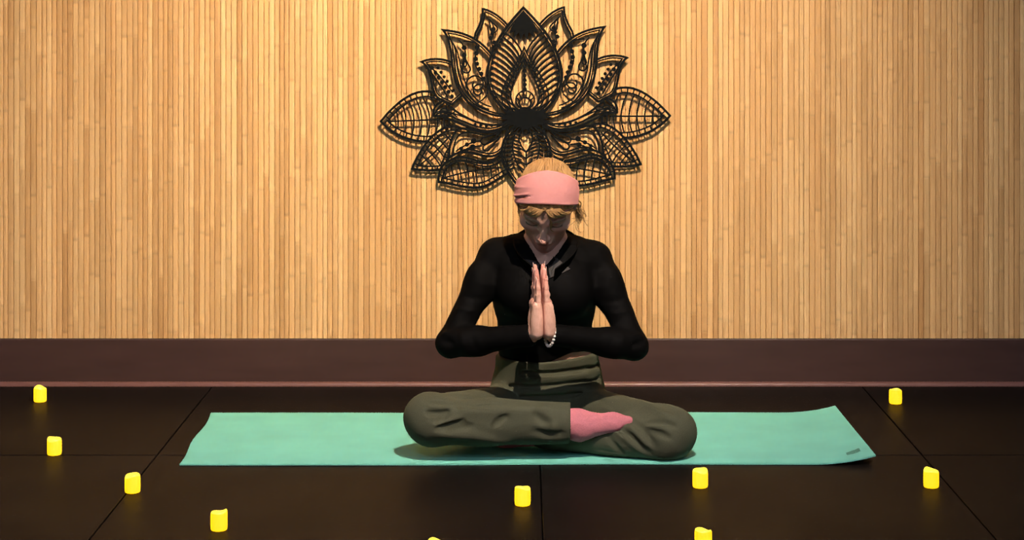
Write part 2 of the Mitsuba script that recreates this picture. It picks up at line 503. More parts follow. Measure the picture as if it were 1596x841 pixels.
# large upper pair
p2 = petal([(120, -255), (190, -335), (262, -375), (362, -395)], [(362, -395), (330, -330), (318, -230), (285, -115), (200, -35), (70, -4)], [(60, -60), (120, -120)])
art = [band(p2, 0, 7.5), band(p2, 12.5, 16), line([(345, -372), (300, -300), (292, -220), (250, -110), (160, -40)], 4.5), line([(318, -340), (286, -270), (270, -190), (230, -105), (150, -52)], 3.5)]
art += [dots([(205 + 3.6 * k, -312 + 25 * k, 9.5 - 0.5 * k) if k < 3 else (216 - 9 * (k - 2), -262 + 22 * (k - 2), 8) for k in range(7)]), line([(262, -340), (205, -312), (216, -250), (178, -168), (165, -110)], 3.4)]
art += [dots([(262, -312, 10), (262, -280, 9)]), line([(285, -345), (262, -312), (258, -250)], 3.4), drop(258, -262, -4, 44, 17, 4), drop(262, -268, 0, 30, 9, 3.6)]
art += [scroll(212, -150, 46, 1.15, 0.3, 4.5, -1), scroll(202, -122, 32, 1.1, 3.6, 4.2, 1), line([(252, -170), (240, -100), (180, -44), (100, -18)], 4), line([(168, -100), (205, -70), (225, -64)], 3.4)]
petals.append((p2, unary_union(art).intersection(p2), True))
# upper back pair
p1 = petal([(60, -400), (110, -450), (150, -474), (182, -484)], [(182, -484), (186, -440), (215, -375)], [(222, -340), (140, -250), (70, -330)])
art = [band(p1, 0, 7), band(p1, 11.5, 15), line([(170, -462), (178, -420), (204, -362)], 6), dots([(132, -390, 9), (138, -372, 7), (146, -352, 8), (130, -332, 8), (132, -312, 9)]), line([(160, -440), (132, -390), (140, -350), (130, -300)], 3.4), drop(150, -432, -20, 40, 15, 4)]
petals.append((p1, unary_union(art).intersection(p1), True))
# small middle pair
p3 = petal([(310, -250), (352, -264), (400, -268), (458, -254)], [(458, -254), (420, -205), (404, -130), (372, -86)], [(320, -60), (250, -120)])
art = [band(p3, 0, 7.5), band(p3, 12, 15.5), line([(440, -248), (396, -190), (340, -100)], 4), line([(425, -244), (372, -190), (318, -120)], 3.5)]
art += [dots([(404 - 14 * k, -226 + 21 * k, 7.5) for k in range(7)]), dots([(378 - 13 * k, -226 + 20 * k, 6) for k in range(6)])]
petals.append((p3, unary_union(art).intersection(p3), True))
# swirl leaf that runs out from the heart
p5 = petal([(60, 8), (180, 20), (290, -30), (352, -85)], [(352, -85), (395, -60), (404, -12)], [(404, -12), (320, 8), (210, 52), (70, 28)])
art = [band(p5, 0, 7), line([(404, -10), (320, -10), (210, 34), (80, 18)], 4.5), line([(390, -22), (310, -24), (200, 18), (80, 8)], 4), dots([(268, -30, 9.5), (240, -18, 7), (216, -9, 7), (300, -44, 7)]), line([(330, -60), (268, -30), (190, -4)], 3.2)]
art += [scroll(330, -52, 34, 1.3, 0.4, 4, 1), scroll(352, -34, 24, 1.1, 2.0, 4, -1), line([(402, -14), (370, -60), (330, -86)], 5), line([(396, -30), (340, -34), (300, -10)], 3.4)]
art += [dots([(100 + 24 * k, 24 + 3.5 * k if k < 3 else 36 - 4 * (k - 2), 5.5) for k in range(6)])]
petals.append((p5, unary_union(art).intersection(p5), True))
# beaded leaf
p7 = petal([(70, 28), (180, 56), (250, 40), (300, 42)], [(300, 42), (330, 92), (340, 176)], [(340, 176), (250, 150), (170, 168), (100, 140)])
art = [band(p7, 0, 7.5), line([(320, 166), (240, 134), (170, 152), (104, 124)], 4), line([(90, 30), (180, 72), (262, 58), (300, 80), (318, 150)], 4)]
art += [dots([(228, 96, 11), (258, 112, 8), (284, 128, 7), (232, 122, 10), (262, 138, 7)]), line([(306, 140), (258, 112), (200, 96)], 3.4), line([(300, 150), (232, 122), (196, 120)], 3.4), drop(110, 62, 72, 36, 15, 4), drop(112, 80, 62, 48, 14, 4)]
petals.append((p7, unary_union(art).intersection(p7), True))
# bottom pair
p8 = petal([(100, 140), (180, 186), (250, 168), (320, 170)], [(320, 170), (372, 205), (389, 275)], [(389, 275), (290, 296), (190, 300), (110, 260), (60, 240)])
art = [band(p8, 0, 7.5), band(p8, 20, 24), ladder(p8, 6, 21, 30), veins(p8.buffer(-22), (110, 215), (372, 258), 8, 26, mid=-0.03), line([(110, 150), (190, 196), (290, 180), (352, 225)], 5)]
petals.append((p8, unary_union(art).intersection(p8), True))
# lower outer pair
p6 = petal([(270, 45), (345, 30), (430, 90), (505, 215)], [(505, 215), (440, 224), (360, 222)], [(330, 150), (280, 90)])
art = [band(p6, 0, 7.5), band(p6, 19, 23), ladder(p6, 6, 20, 26), veins(p6.buffer(-21), (330, 70), (480, 208), 6, 22, mid=0.03)]
petals.append((p6, unary_union(art).intersection(p6), True))
# wide side pair
p4 = petal([(330, -80), (440, -128), (540, -90), (637, 3)], [(637, 3), (560, 66), (480, 94), (400, 96), (330, 60)])
art = [band(p4, 0, 7.5), band(p4, 24, 28), ladder(p4, 6, 25, 28), veins(p4.buffer(-26), (370, 0), (612, 4), 7, 40)]
petals.append((p4, unary_union(art).intersection(p4), True))

heart = unary_union([Point(0, 0).buffer(48), affinity.scale(Point(0, 6).buffer(60), 1.35, 0.6)] + [Polygon([(0, -22), (0, 22), (120 * math.cos(a), 58 * math.sin(a))]).union(Polygon([(-22, 0), (22, 0), (120 * math.cos(a), 58 * math.sin(a))])) for a in np.linspace(0, 2 * math.pi, 19)[:-1]])


def plate(g, y0, th):
    g = lotus_xy(g).simplify(0.00012)
    ms = []
    for q in getattr(g, "geoms", [g]):
        if q.geom_type == "Polygon" and q.area > 2e-6:
            ms.append(trimesh.creation.extrude_polygon(q, th, engine="earcut"))
    m = trimesh.util.concatenate(ms)
    m.apply_transform(np.array([[1, 0, 0, 0], [0, 0, -1, y0 + th], [0, 1, 0, 0], [0, 0, 0, 1.0]]))
    return m


lab("lotus_wall_art", "large black cut-out lotus flower of lacy petals fixed to the bamboo wall", "wall art")
covered, n = Polygon(), 0
add("lotus_wall_art__heart", plate(heart, LD, 0.0035), "lotus_mat")
lab("lotus_wall_art__heart", "solid black heart where the petals meet")
covered = heart
for item in petals:
    sides = [(item[0], item[1])] + ([(flip(item[0]), flip(item[1]))] if len(item) > 2 else [])
    for fill, art in sides:
        vis = art.buffer(0.9, quad_segs=2).difference(covered.buffer(-1.0))
        key = "lotus_wall_art__petal" + (f"_{n:03d}" if n else "")
        add(key, plate(vis, LD, 0.0035), "lotus_mat")
        n += 1
    for fill, art in sides:
        covered = covered.union(fill.buffer(0))
for k, (a, b) in enumerate([(-330, -60), (330, -60), (0, -300), (-250, 215), (250, 215)]):      # stand-off pegs to the wall
    c = lotus_xy(Point(a, b)).coords[0]
    # placed where line work passes: found as the nearest drawn point
    peg = trimesh.creation.cylinder(0.0022, WALL_Y - LD, sections=10)
    peg.apply_transform(rotation_matrix(math.pi / 2, [1, 0, 0]))
    allart = lotus_xy(unary_union([petals[0][1]] + [q[1] for q in petals[2:]] + [flip(q[1]) for q in petals[2:]])) if k == 0 else allart
    from shapely.ops import nearest_points
    c = nearest_points(allart, Point(c))[0].coords[0]
    peg.apply_translation((c[0], (WALL_Y + LD) / 2 + 0.001, c[1]))
    add("lotus_wall_art__peg" + (f"_{k:03d}" if k else ""), peg, "lotus_mat")

# ------------------------------------------------------------------ yoga mat
MX0, MX1, MY0, MY1, MTH = -0.866, 0.888, 4.925, 5.535, 0.006


def mat_lift(X, s):
    """Height of the mat's underside: flat, rippling a little at its edges, the near end curling up at the right."""
    c = np.clip((X - 0.72) / (MX1 - 0.72), 0, 1)
    return 0.022 * c ** 2.2 + 0.0005 * (np.sin(X * 9.0) * 0.5 + 0.5) * np.abs(s - 0.5) * 2 + 0.001 * np.clip((X - 0.80) / 0.088, 0, 1) ** 2 * s ** 4


nx, ny = 180, 40
gx, gy = np.meshgrid(np.linspace(0, 1, nx + 1), np.linspace(0, 1, ny + 1), indexing="ij")
X = MX0 + (MX1 - MX0) * gx
X = X + (0.004 * np.sin(gy * 9.5 + 0.6) - 0.014 * gy) * (1 - gx) ** 8 - 0.006 * gy * gx ** 8
Y = MY0 + (MY1 - MY0) * gy + 0.006 * np.sin(X * 3.4 + 0.4) * (1 - gy) + 0.010 * np.sin(X * 4.3) * gy * gx
cr = 0.022      # rounded corners
Z = mat_lift(X, gy)
ex = np.minimum(gx, 1 - gx) * 1.76
ey = np.minimum(gy, 1 - gy) * 0.61
top_z = Z + MTH
edge = np.minimum(ex, ey)
top_z = top_z - 0.0022 * np.clip(1 - edge / 0.006, 0, 1)
Zb = Z + 0.0003
v = np.vstack([np.stack([X, Y, top_z], -1).reshape(-1, 3), np.stack([X, Y, Zb], -1).reshape(-1, 3)])
N1 = (nx + 1) * (ny + 1)
ids = np.arange(N1).reshape(nx + 1, ny + 1)
a, b, c, d = ids[:-1, :-1].ravel(), ids[1:, :-1].ravel(), ids[1:, 1:].ravel(), ids[:-1, 1:].ravel()
f = np.vstack([np.stack([a, b, c, d], 1), np.stack([d, c, b, a], 1) + N1])
rim = np.concatenate([ids[:, 0], ids[-1, 1:], ids[-2::-1, -1], ids[0, -2:0:-1]])
r2 = np.roll(rim, -1)
f = np.vstack([f, np.stack([rim + N1, r2 + N1, r2, rim], 1)])
add("yoga_mat", mesh(v, f), "mat_mat", smooth=35)
lab("yoga_mat", "teal green yoga mat on the black floor, one corner curling up", "yoga mat")
# the small printed mark by the near corner: too blurred to read, a slanted bar of short strokes
bars = []
for x0, x1, ya, yb, hh in ((0.824, 0.834, 4.988, 4.990, 0.016), (0.8345, 0.847, 4.992, 4.996, 0.019), (0.8475, 0.860, 4.998, 5.004, 0.020)):
    q = np.array([(x0, ya - hh), (x1, yb - hh), (x1 + 0.002, yb + hh * 0.8), (x0 + 0.001, ya + hh * 0.6)])
    z = mat_lift(q[:, 0], (q[:, 1] - MY0) / (MY1 - MY0)) + MTH + 0.0004
    bars.append(mesh(np.c_[q, z], [[0, 1, 2, 3]]))
add("yoga_mat__printed_mark", trimesh.util.concatenate(bars), "mat_mark_mat")
lab("yoga_mat__printed_mark", "small dark slanted print near the curled end")

# ------------------------------------------------------------------ candles
CANDLES = [(61, 627, "LED candle at the foot of the baseboard on the far left"),
           (83, 710, "LED candle on the left, beside the left crosswise floor joint"),
           (205, 769, "LED candle beside the slanting floor joint, nearest the mat's left end"),
           (340, 828, "LED candle before the mat's left end, near the picture's bottom edge"),
           (678, 877, "LED candle cut by the picture's bottom edge, only its rim showing"),
           (814.5, 789, "LED candle before the sitter, beside the central floor joint"),
           (1092, 761, "LED candle close to the mat's front edge by the sitter's knee"),
           (1097, 858, "LED candle half cut by the bottom edge, before the one by the knee"),
           (1453, 761, "LED candle past the curled mat corner on the far right"),
           (1397, 630, "LED candle against the baseboard at the back right")]
def shell_mesh(rot, seed, z_lo=None, z_hi=None):
    """Wax cup: rounded foot, slightly barrelled wall, melted uneven rim, hollow inside."""
    n = 40
    th = np.arange(n) / n * 2 * np.pi
    r0 = np.random.default_rng(seed)
    rim = 0.0425 + 0.0022 * np.sin(th + r0.uniform(0, 6.28)) + 0.0016 * np.sin(2 * th + r0.uniform(0, 6.28)) + 0.0009 * np.sin(3 * th + r0.uniform(0, 6.28))
    prof = [(r * 0.925, z, k) for r, z, k in ((0.0, 0.0, 0), (0.0165, 0.0, 0), (0.0188, 0.0012, 0), (0.0200, 0.004, 0), (0.0204, 0.012, 0), (0.0204, 0.4, 1), (0.0203, 0.78, 1), (0.0197, 0.92, 1), (0.0186, 0.98, 1), (0.0174, 1.0, 1), (0.0164, 0.97, 1), (0.0158, 0.86, 1), (0.0150, 0.72, 1), (0.0, 0.66, 1))]
    return th, rim, prof


def candle_meshes(seed):
    th, rim, prof = shell_mesh(0, seed)
    n = len(th)
    rows = []
    for r, z, rel in prof:
        rows.append(np.c_[r * np.cos(th), r * np.sin(th), rim * z if rel else np.full(n, z)])
    def strip(a, b):
        v = np.vstack(rows[a:b + 1])
        f = []
        for i in range(b - a):
            for j in range(n):
                k = (j + 1) % n
                f.append([i * n + j, i * n + k, (i + 1) * n + k, (i + 1) * n + j])
        m = mesh(v, f)
        m.merge_vertices()
        m.update_faces(m.nondegenerate_faces())
        return m
    return strip(0, 7), strip(7, 13)


for k, (px, py, text) in enumerate(CANDLES):
    d = CAM_H * FOCAL / py
    w = at_px(px, py, d)
    key = "candle" + (f"_{k:03d}" if k else "")
    body, rim = candle_meshes(100 + k)
    M = T().translate([w[0], w[1] + 0.012, 0.0002])
    scene[key + "__body"] = mikit.ply(body, "wax_mat", smooth=True, to_world=M, emitter={"type": "area", "radiance": {"type": "rgb", "value": [1.75, 0.83, 0.002]}})
    scene[key + "__rim"] = mikit.ply(rim, "wax_mat", smooth=True, to_world=M, emitter={"type": "area", "radiance": {"type": "rgb", "value": [1.55, 1.05, 0.07]}})
    lab(key, "glowing yellow " + text, "candle", "LED candles on the floor")
    lab(key + "__rim", "paler melted rim")

# ------------------------------------------------------------------ the sitter
A3 = lambda *q: np.array(q, float)
Z0 = 0.0068                                   # top of the mat
# skeleton (metres)
HIP_C = A3(0.066, 5.30, 0.10)
SH_L, SH_R = A3(-0.074, 5.205, 0.490), A3(0.192, 5.205, 0.482)
EL_L, EL_R = A3(-0.190, 5.115, 0.273), A3(0.290, 5.115, 0.267)
WR_L, WR_R = A3(0.020, 5.035, 0.308), A3(0.080, 5.035, 0.309)
NECK = A3(0.060, 5.185, 0.520)
HD_C = A3(0.0615, 5.085, 0.651)               # centre of the head, between the ears
TILT, ROLL, YAW = math.radians(47.5), math.radians(4.0), math.radians(-3.0)
KN_L, KN_R = A3(-0.240, 4.975, 0.107), A3(0.376, 4.990, 0.068)
HP_L, HP_R = A3(-0.015, 5.30, 0.060), A3(0.145, 5.30, 0.060)
AN_L, AN_R = A3(0.125, 4.965, 0.098), A3(0.055, 5.060, 0.052)

spine_z = [0.0, 0.06, 0.12, 0.18, 0.23, 0.29, 0.36, 0.42, 0.47, 0.505, 0.535]
spine_x = PchipInterpolator(spine_z, [0.066, 0.066, 0.067, 0.068, 0.066, 0.060, 0.058, 0.0575, 0.058, 0.060, 0.060])
spine_y = PchipInterpolator(spine_z, [5.325, 5.325, 5.315, 5.295, 5.278, 5.255, 5.228, 5.212, 5.203, 5.198, 5.19])
half_w = PchipInterpolator(spine_z, [0.148, 0.162, 0.151, 0.137, 0.131, 0.126, 0.138, 0.1445, 0.142, 0.118, 0.070])
half_d = PchipInterpolator(spine_z, [0.100, 0.112, 0.106, 0.092, 0.084, 0.082, 0.093, 0.100, 0.088, 0.068, 0.050])


def torso(p):
    z = np.clip(p[:, 2], 0.0, 0.535)
    a, b = half_w(z), half_d(z)
    x, y = np.abs(p[:, 0] - spine_x(z)) / a, np.abs(p[:, 1] - spine_y(z)) / b
    r = (x ** 2.4 + y ** 2.4) ** (1 / 2.4)
    d = (r - 1) * np.minimum(a, b) * 0.85
    return smax(smax(d, p[:, 2] - 0.535, 0.02), -p[:, 2] + 0.004, 0.03)


def bust(p):
    return smin(ell(p, (0.004, 5.128, 0.395), (0.056, 0.045, 0.052)), ell(p, (0.110, 5.128, 0.392), (0.056, 0.045, 0.052)), 0.03)


def arms(p, grow=0.0):
    d = None
    for sh, el, wr in ((SH_L, EL_L, WR_L), (SH_R, EL_R, WR_R)):
        up = rc(p, sh, el, 0.0435 + grow, 0.0335 + grow)
        mid = sh + (el - sh) * 0.35 + A3(0, -0.006, 0.004)
        up = smin(up, ell(p, mid, (0.0385 + grow, 0.0385 + grow, 0.060)), 0.02)
        fo = rc(p, el, wr, 0.0365 + grow, 0.0285 + grow)
        bel = el + (wr - el) * 0.28
        fo = smin(fo, ell(p, bel, (0.06, 0.038 + grow, 0.038 + grow)), 0.02)
        q = smin(up, fo, 0.018)
        d = q if d is None else np.minimum(d, q)
    return d


def shoulders(p):
    d = rc(p, NECK + A3(0, 0.008, -0.012), SH_L + A3(0.010, 0, 0.004), 0.050, 0.043)
    return smin(d, rc(p, NECK + A3(0, 0.008, -0.012), SH_R + A3(-0.010, 0, 0.004), 0.050, 0.043), 0.03)


def legs(p, thick=0.0):
    t = thick
    dl = rc(p, HP_L, KN_L, 0.064 + t, 0.056 + t)
    dl = smin(dl, ell(p, KN_L + A3(0.004, 0.006, 0.0), (0.055 + t, 0.055 + t, 0.055 + t)), 0.025)
    sl = rc(p, KN_L + A3(0.02, -0.01, -0.01), AN_L, 0.053 + t, 0.040 + t)
    sl = smin(sl, ell(p, KN_L + (AN_L - KN_L) * 0.36 + A3(0, 0.006, -0.006), (0.11, 0.048 + t, 0.052 + t)), 0.02)
    dr_ = rc(p, HP_R, KN_R, 0.066 + t, 0.059 + t)
    dr_ = smin(dr_, ell(p, KN_R + A3(-0.004, 0.006, 0.0), (0.058 + t, 0.058 + t, 0.058 + t)), 0.03)
    sr = rc(p, KN_R + A3(-0.02, -0.012, -0.014), AN_R, 0.055 + t, 0.038 + t)
    sr = smin(sr, ell(p, KN_R + (AN_R - KN_R) * 0.33 + A3(0, 0.0, -0.008), (0.11, 0.050 + t, 0.050 + t)), 0.02)
    a, b = smin(dl, sl, 0.022), smin(dr_, sr, 0.022)
    return smin(a, b, 0.010)


def feet(p):
    # the upper foot lies across the other calf, sole up and away, toes to the picture's right; the lower one is tucked under
    an, heel, ball, toe = AN_L, AN_L + A3(0.018, 0.012, -0.022), AN_L + A3(0.104, 0.010, 0.000), AN_L + A3(0.143, 0.020, 0.000)
    d = rc(p, AN_L + A3(-0.06, 0, 0), an + A3(0.010, 0.004, 0), 0.034, 0.033)
    d = smin(d, rc(p, heel, ball + A3(0, 0, -0.004), 0.027, 0.018), 0.03)
    d = smin(d, rc(p, an + A3(0.010, 0.004, 0.002), ball + A3(0, 0, 0.003), 0.025, 0.015), 0.02)
    d = smin(d, rc(p, ball, toe, 0.0185, 0.0125), 0.02)
    e = rc(p, AN_R, AN_R + A3(-0.10, 0.03, -0.022), 0.033, 0.022)
    e = smin(e, rc(p, AN_R + A3(-0.10, 0.03, -0.022), AN_R + A3(-0.15, 0.045, -0.026), 0.022, 0.015), 0.02)
    return d, e


# head frame: columns are side, forward, up in the world
def rot(ax, a):
    return rotation_matrix(a, ax)[:3, :3]


HR = rot([0, 0, 1], YAW) @ rot([0, 1, 0], ROLL) @ rot([1, 0, 0], TILT)
HB = HR @ np.array([[1, 0, 0], [0, -1, 0], [0, 0, 1.0]])     # local (side, forward, up) -> world


def to_head(p):
    return (p - HD_C) @ HB


def from_head(q):
    return np.asarray(q, float) @ HB.T + HD_C


def skull(q):
    d = ell(q, (0, 0.0, 0.028), (0.0735, 0.086, 0.081))
    return d


def head(q):
    sx = np.abs(q[:, 0])
    m = np.stack([sx, q[:, 1], q[:, 2]], 1)
    d = skull(q)
    d = smin(d, ell(q, (0, 0.022, -0.035), (0.0590, 0.062, 0.078)), 0.03)           # face
    d = smin(d, rc(m, (0.030, 0.036, -0.082), (0.006, 0.062, -0.104), 0.019, 0.017), 0.025)   # jaw, chin
    d = smin(d, ell(q, (0, 0.072, -0.106), (0.017, 0.012, 0.013)), 0.012)
    d = smin(d, ell(m, (0.043, 0.055, -0.022), (0.021, 0.020, 0.017)), 0.02)         # cheekbones
    d = smin(d, rc(m, (0.044, 0.066, 0.019), (0.012, 0.079, 0.014), 0.009, 0.010), 0.016)     # brows
    d = smax(d, -ell(m, (0.0325, 0.0925, -0.001), (0.0185, 0.016, 0.0125)), 0.012)   # sockets
    d = smin(d, ell(m, (0.0318, 0.0655, -0.002), (0.0150, 0.0145, 0.0125)), 0.003)   # closed lids over the eyeball
    d = smin(d, rc(q, (0, 0.0775, 0.006), (0, 0.0985, -0.034), 0.0072, 0.0095), 0.010)  # nose
    d = smin(d, ell(q, (0, 0.1030, -0.038), (0.0105, 0.0105, 0.0090)), 0.006)
    d = smin(d, ell(m, (0.0118, 0.0935, -0.0405), (0.0068, 0.0085, 0.0065)), 0.005)
    d = smax(d, -ell(m, (0.0060, 0.0985, -0.0490), (0.0032, 0.0045, 0.0042)), 0.003)  # nostrils
    d = smin(d, ell(q, (0, 0.078, -0.066), (0.024, 0.014, 0.018)), 0.014)            # muzzle
    d = smin(d, ell(m, (0.007, 0.0895, -0.0640), (0.0150, 0.0062, 0.0040)), 0.004)   # lips
    d = smin(d, ell(q, (0, 0.0885, -0.0735), (0.0165, 0.0070, 0.0046)), 0.004)
    d = smax(d, -rc(m, (0.0, 0.0965, -0.0688), (0.0225, 0.0850, -0.0695), 0.0014, 0.0011), 0.003)
    d = smax(d, -ell(q, (0, 0.0895, -0.0850), (0.018, 0.007, 0.005)), 0.008)
    ear = smax(ell(m, (0.0735, -0.010, -0.012), (0.010, 0.018, 0.030)), -ell(m, (0.084, -0.006, -0.010), (0.008, 0.011, 0.020)), 0.004)
    return smin(d, ear, 0.006)


def neck(p):
    a, b = from_head((0, -0.022, -0.055)), NECK + A3(0, 0.004, -0.02)
    return rc(p, a, b, 0.047, 0.055)


# hands in their own frame: x = out of the palm's back, y = towards the thumb, z = towards the fingertips; origin at the wrist
def hand(p, sgn):
    x0 = 0.0016 * sgn
    def W(x, y, z):
        return A3(x, y, z)
    d = None
    # palm, a padded slab from the wrist to the knuckles
    knx = [(-0.030, 0.086, 0.0098), (-0.0105, 0.095, 0.0108), (0.0100, 0.099, 0.0110), (0.0300, 0.095, 0.0104)]
    for (y, z, r) in knx:
        q = rc(p, W(0.0175, y * 0.62, 0.010), W(0.0150, y, z - 0.004), 0.0165, 0.0128)
        d = q if d is None else smin(d, q, 0.012)
    d = smin(d, ell(p, W(0.0175, 0.024, 0.040), (0.0165, 0.020, 0.032)), 0.012)     # thumb pad
    d = smin(d, ell(p, W(0.0165, -0.025, 0.042), (0.0160, 0.015, 0.036)), 0.012)    # little-finger pad
    fl = [(0.030, 0.022, 0.018), (0.039, 0.026, 0.022), (0.043, 0.029, 0.023), (0.038, 0.025, 0.021)]
    dirs = [-0.05, -0.02, 0.0, 0.03]
    tips = []
    for (y, z, r), L, sp in zip(knx, fl, dirs):
        a = W(0.0125, y, z)
        b = a + L[0] * W(-0.022, sp, 1)
        c = b + L[1] * W(-0.018, sp * 0.8, 1)
        e = c + L[2] * W(0.02, sp * 0.5, 1)
        r0 = r - 0.0019
        f = rc(p, a, b, r0 + 0.0004, r0 - 0.0004)
        f = smin(f, rc(p, b, c, r0 - 0.0004, r0 - 0.0014), 0.002)
        f = smin(f, rc(p, c, e, r0 - 0.0012, r0 - 0.0030), 0.002)
        f = smin(f, np.linalg.norm(p - b - W(0.002, 0, 0), axis=1) - (r0 + 0.0002), 0.003)
        d = smin(d, f, 0.0035)
        tips.append((c, e, r0))
    # thumb: leaves the side of the palm low down, lies along the forefingers towards the chest
    ta, tb, tc, te = W(0.017, 0.026, 0.030), W(0.0165, 0.047, 0.060), W(0.0125, 0.057, 0.088), W(0.0120, 0.060, 0.108)
    f = smin(rc(p, ta, tb, 0.0150, 0.0112), smin(rc(p, tb, tc, 0.0108, 0.0100), rc(p, tc, te, 0.0100, 0.0072), 0.003), 0.004)
    d = smin(d, f, 0.006)
    # the tendons and knuckles on the back
    for (y, z, r) in knx:
        d = smin(d, ell(p, W(0.0215, y, z - 0.006), (0.0070, 0.0075, 0.012)), 0.006)
    return smax(d, -p[:, 0] + 0.0004, 0.0015), tips


H0 = A3(0.0500, 5.022, 0.309)                 # between the two wrists
HTILT, HTURN, HLEAN = math.radians(-5), math.radians(9), math.radians(-1.5)
HM = rot([0, 0, 1], HTURN) @ rot([0, 1, 0], HLEAN) @ rot([1, 0, 0], HTILT)
HS = 0.915


def to_hand(p, sgn):
    q = (p - H0) @ HM
    return q * [sgn, 1, 1] / HS


def from_hand(q, sgn):
    return (np.asarray(q, float) * HS * [sgn, 1, 1]) @ HM.T + H0


# ---- body: one skin, finer where it shows, joined where clothes hide it
def body_field(p):
    fd, fe = feet(p)
    d = smin(torso(p), bust(p), 0.05)
    d = smin(smin(d, shoulders(p), 0.04), arms(p), 0.025) + 0.007
    d = smin(d, legs(p) + 0.010, 0.03)
    d = np.minimum(d, np.minimum(fd, fe) + 0.004)
    return smax(smin(d, neck(p), 0.02), Z0 + 0.002 - p[:, 2], 0.004)


def head_field(p):
    return smin(head(to_head(p)), neck(p), 0.02)


def hand_field(sgn):
    wr = WR_L if sgn < 0 else WR_R
    el = EL_L if sgn < 0 else EL_R
    def f(p):
        d = hand(to_hand(p, sgn), sgn)[0] * HS
        d = smin(d, rc(p, from_hand((0.018, 0, 0.012), sgn), wr + (el - wr) * 0.06, 0.0180, 0.0185), 0.010)
        return smin(d, rc(p, wr + (el - wr) * 0.06, wr + (el - wr) * 0.35, 0.0185, 0.019), 0.006)
    return f


def skin_col(v, n):
    base = np.tile([0.64, 0.375, 0.295], (len(v), 1))
    return base * (0.94 + 0.12 * meshkit.fbm(v * 60, 3)[:, None])


body = surfnet(body_field, (-0.36, 4.84, 0.0), (0.50, 5.45, 0.60), 0.006)
hd = surfnet(head_field, HD_C - [0.125, 0.16, 0.150], HD_C + [0.125, 0.14, 0.13], 0.0022)
pieces, cols = [body], [skin_col(body.vertices, None)]
q = to_head(hd.vertices)
col = skin_col(hd.vertices, None)
sx = np.abs(q[:, 0])
front = q[:, 1] > 0.03


def blend(col, c, w):
    return col * (1 - w[:, None]) + np.array(c) * w[:, None]


def g2(x, y, cx, cy, wx, wy):
    return np.exp(-((x - cx) / wx) ** 2 - ((y - cy) / wy) ** 2)


lipw = np.clip(1.3 * np.exp(-((q[:, 2] + 0.0690) / 0.0075) ** 2 - (sx / 0.020) ** 4), 0, 1) * (q[:, 1] > 0.07)
col = blend(col, [0.42, 0.18, 0.16], 0.6 * lipw)
seam = np.exp(-((q[:, 2] + 0.0690 - 0.02 * 0) / 0.0016) ** 2) * (sx < 0.022) * (q[:, 1] > 0.07)
col = blend(col, [0.12, 0.03, 0.03], 0.7 * seam)
browc = 0.0215 - 6.0 * (sx - 0.036) ** 2
browm = np.exp(-((q[:, 2] - browc) / 0.0042) ** 2) * smooth_ if False else np.exp(-((q[:, 2] - browc) / 0.0042) ** 2) * ((sx > 0.012) & (sx < 0.056)) * front
col = blend(col, [0.16, 0.085, 0.045], 0.75 * browm)
lashc = -0.0085 + 14.0 * (sx - 0.0318) ** 2
lash = np.exp(-((q[:, 2] - lashc) / 0.0036) ** 2) * ((sx > 0.0175) & (sx < 0.0475)) * front
col = blend(col, [0.035, 0.020, 0.015], 0.95 * lash)
shade = g2(sx, q[:, 2], 0.0318, 0.003, 0.016, 0.009) * front
col = blend(col, [0.25, 0.13, 0.11], 0.6 * shade)
blush = g2(sx, q[:, 2], 0.045, -0.030, 0.018, 0.016) * front
col = blend(col, [0.62, 0.25, 0.20], 0.35 * blush)
nose = np.exp(-((q[:, 0]) / 0.011) ** 2 - ((q[:, 2] + 0.038) / 0.012) ** 2) * (q[:, 1] > 0.09)
col = blend(col, [0.66, 0.26, 0.22], 0.5 * nose)
pieces.append(hd)
cols.append(col)
for sgn in (-1, 1):
    c = from_hand((0.02, 0.01, 0.08), sgn)
    hm = surfnet(hand_field(sgn), c - [0.085, 0.085, 0.150], c + [0.085, 0.085, 0.125], 0.0014)
    hc = skin_col(hm.vertices, None)
    hq = to_hand(hm.vertices, sgn)
    crease = 0.5 * np.clip(meshkit.fbm(hm.vertices * [300, 300, 110], 3) - 0.45, 0, 1)
    hc = blend(hc, [0.40, 0.15, 0.11], np.clip(crease * 1.6, 0, 0.6))
    tipw = np.clip((hq[:, 2] - 0.09) / 0.09, 0, 1)
    hc = blend(hc, [0.68, 0.30, 0.26], 0.7 * tipw)
    for z_ in (0.098, 0.132, 0.158):
        hc = blend(hc, [0.44, 0.15, 0.12], 0.5 * np.exp(-((hq[:, 2] - z_ - 0.06 * hq[:, 1]) / 0.0018) ** 2))
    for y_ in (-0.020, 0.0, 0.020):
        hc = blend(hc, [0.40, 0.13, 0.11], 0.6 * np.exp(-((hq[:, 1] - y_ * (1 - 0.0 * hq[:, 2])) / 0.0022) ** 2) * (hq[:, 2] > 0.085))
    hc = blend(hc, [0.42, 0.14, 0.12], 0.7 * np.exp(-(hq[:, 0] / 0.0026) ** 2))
    pieces.append(hm)
    cols.append(hc)
add("person__body", trimesh.util.concatenate(pieces), "skin_mat", smooth=True, color=np.vstack(cols))
lab("person", "seated person in black top and olive trousers, cross-legged on the teal mat, palms pressed together", "person")
lab("person__body", "fair skin, bowed face with lowered eyes, hands joined at the chest")

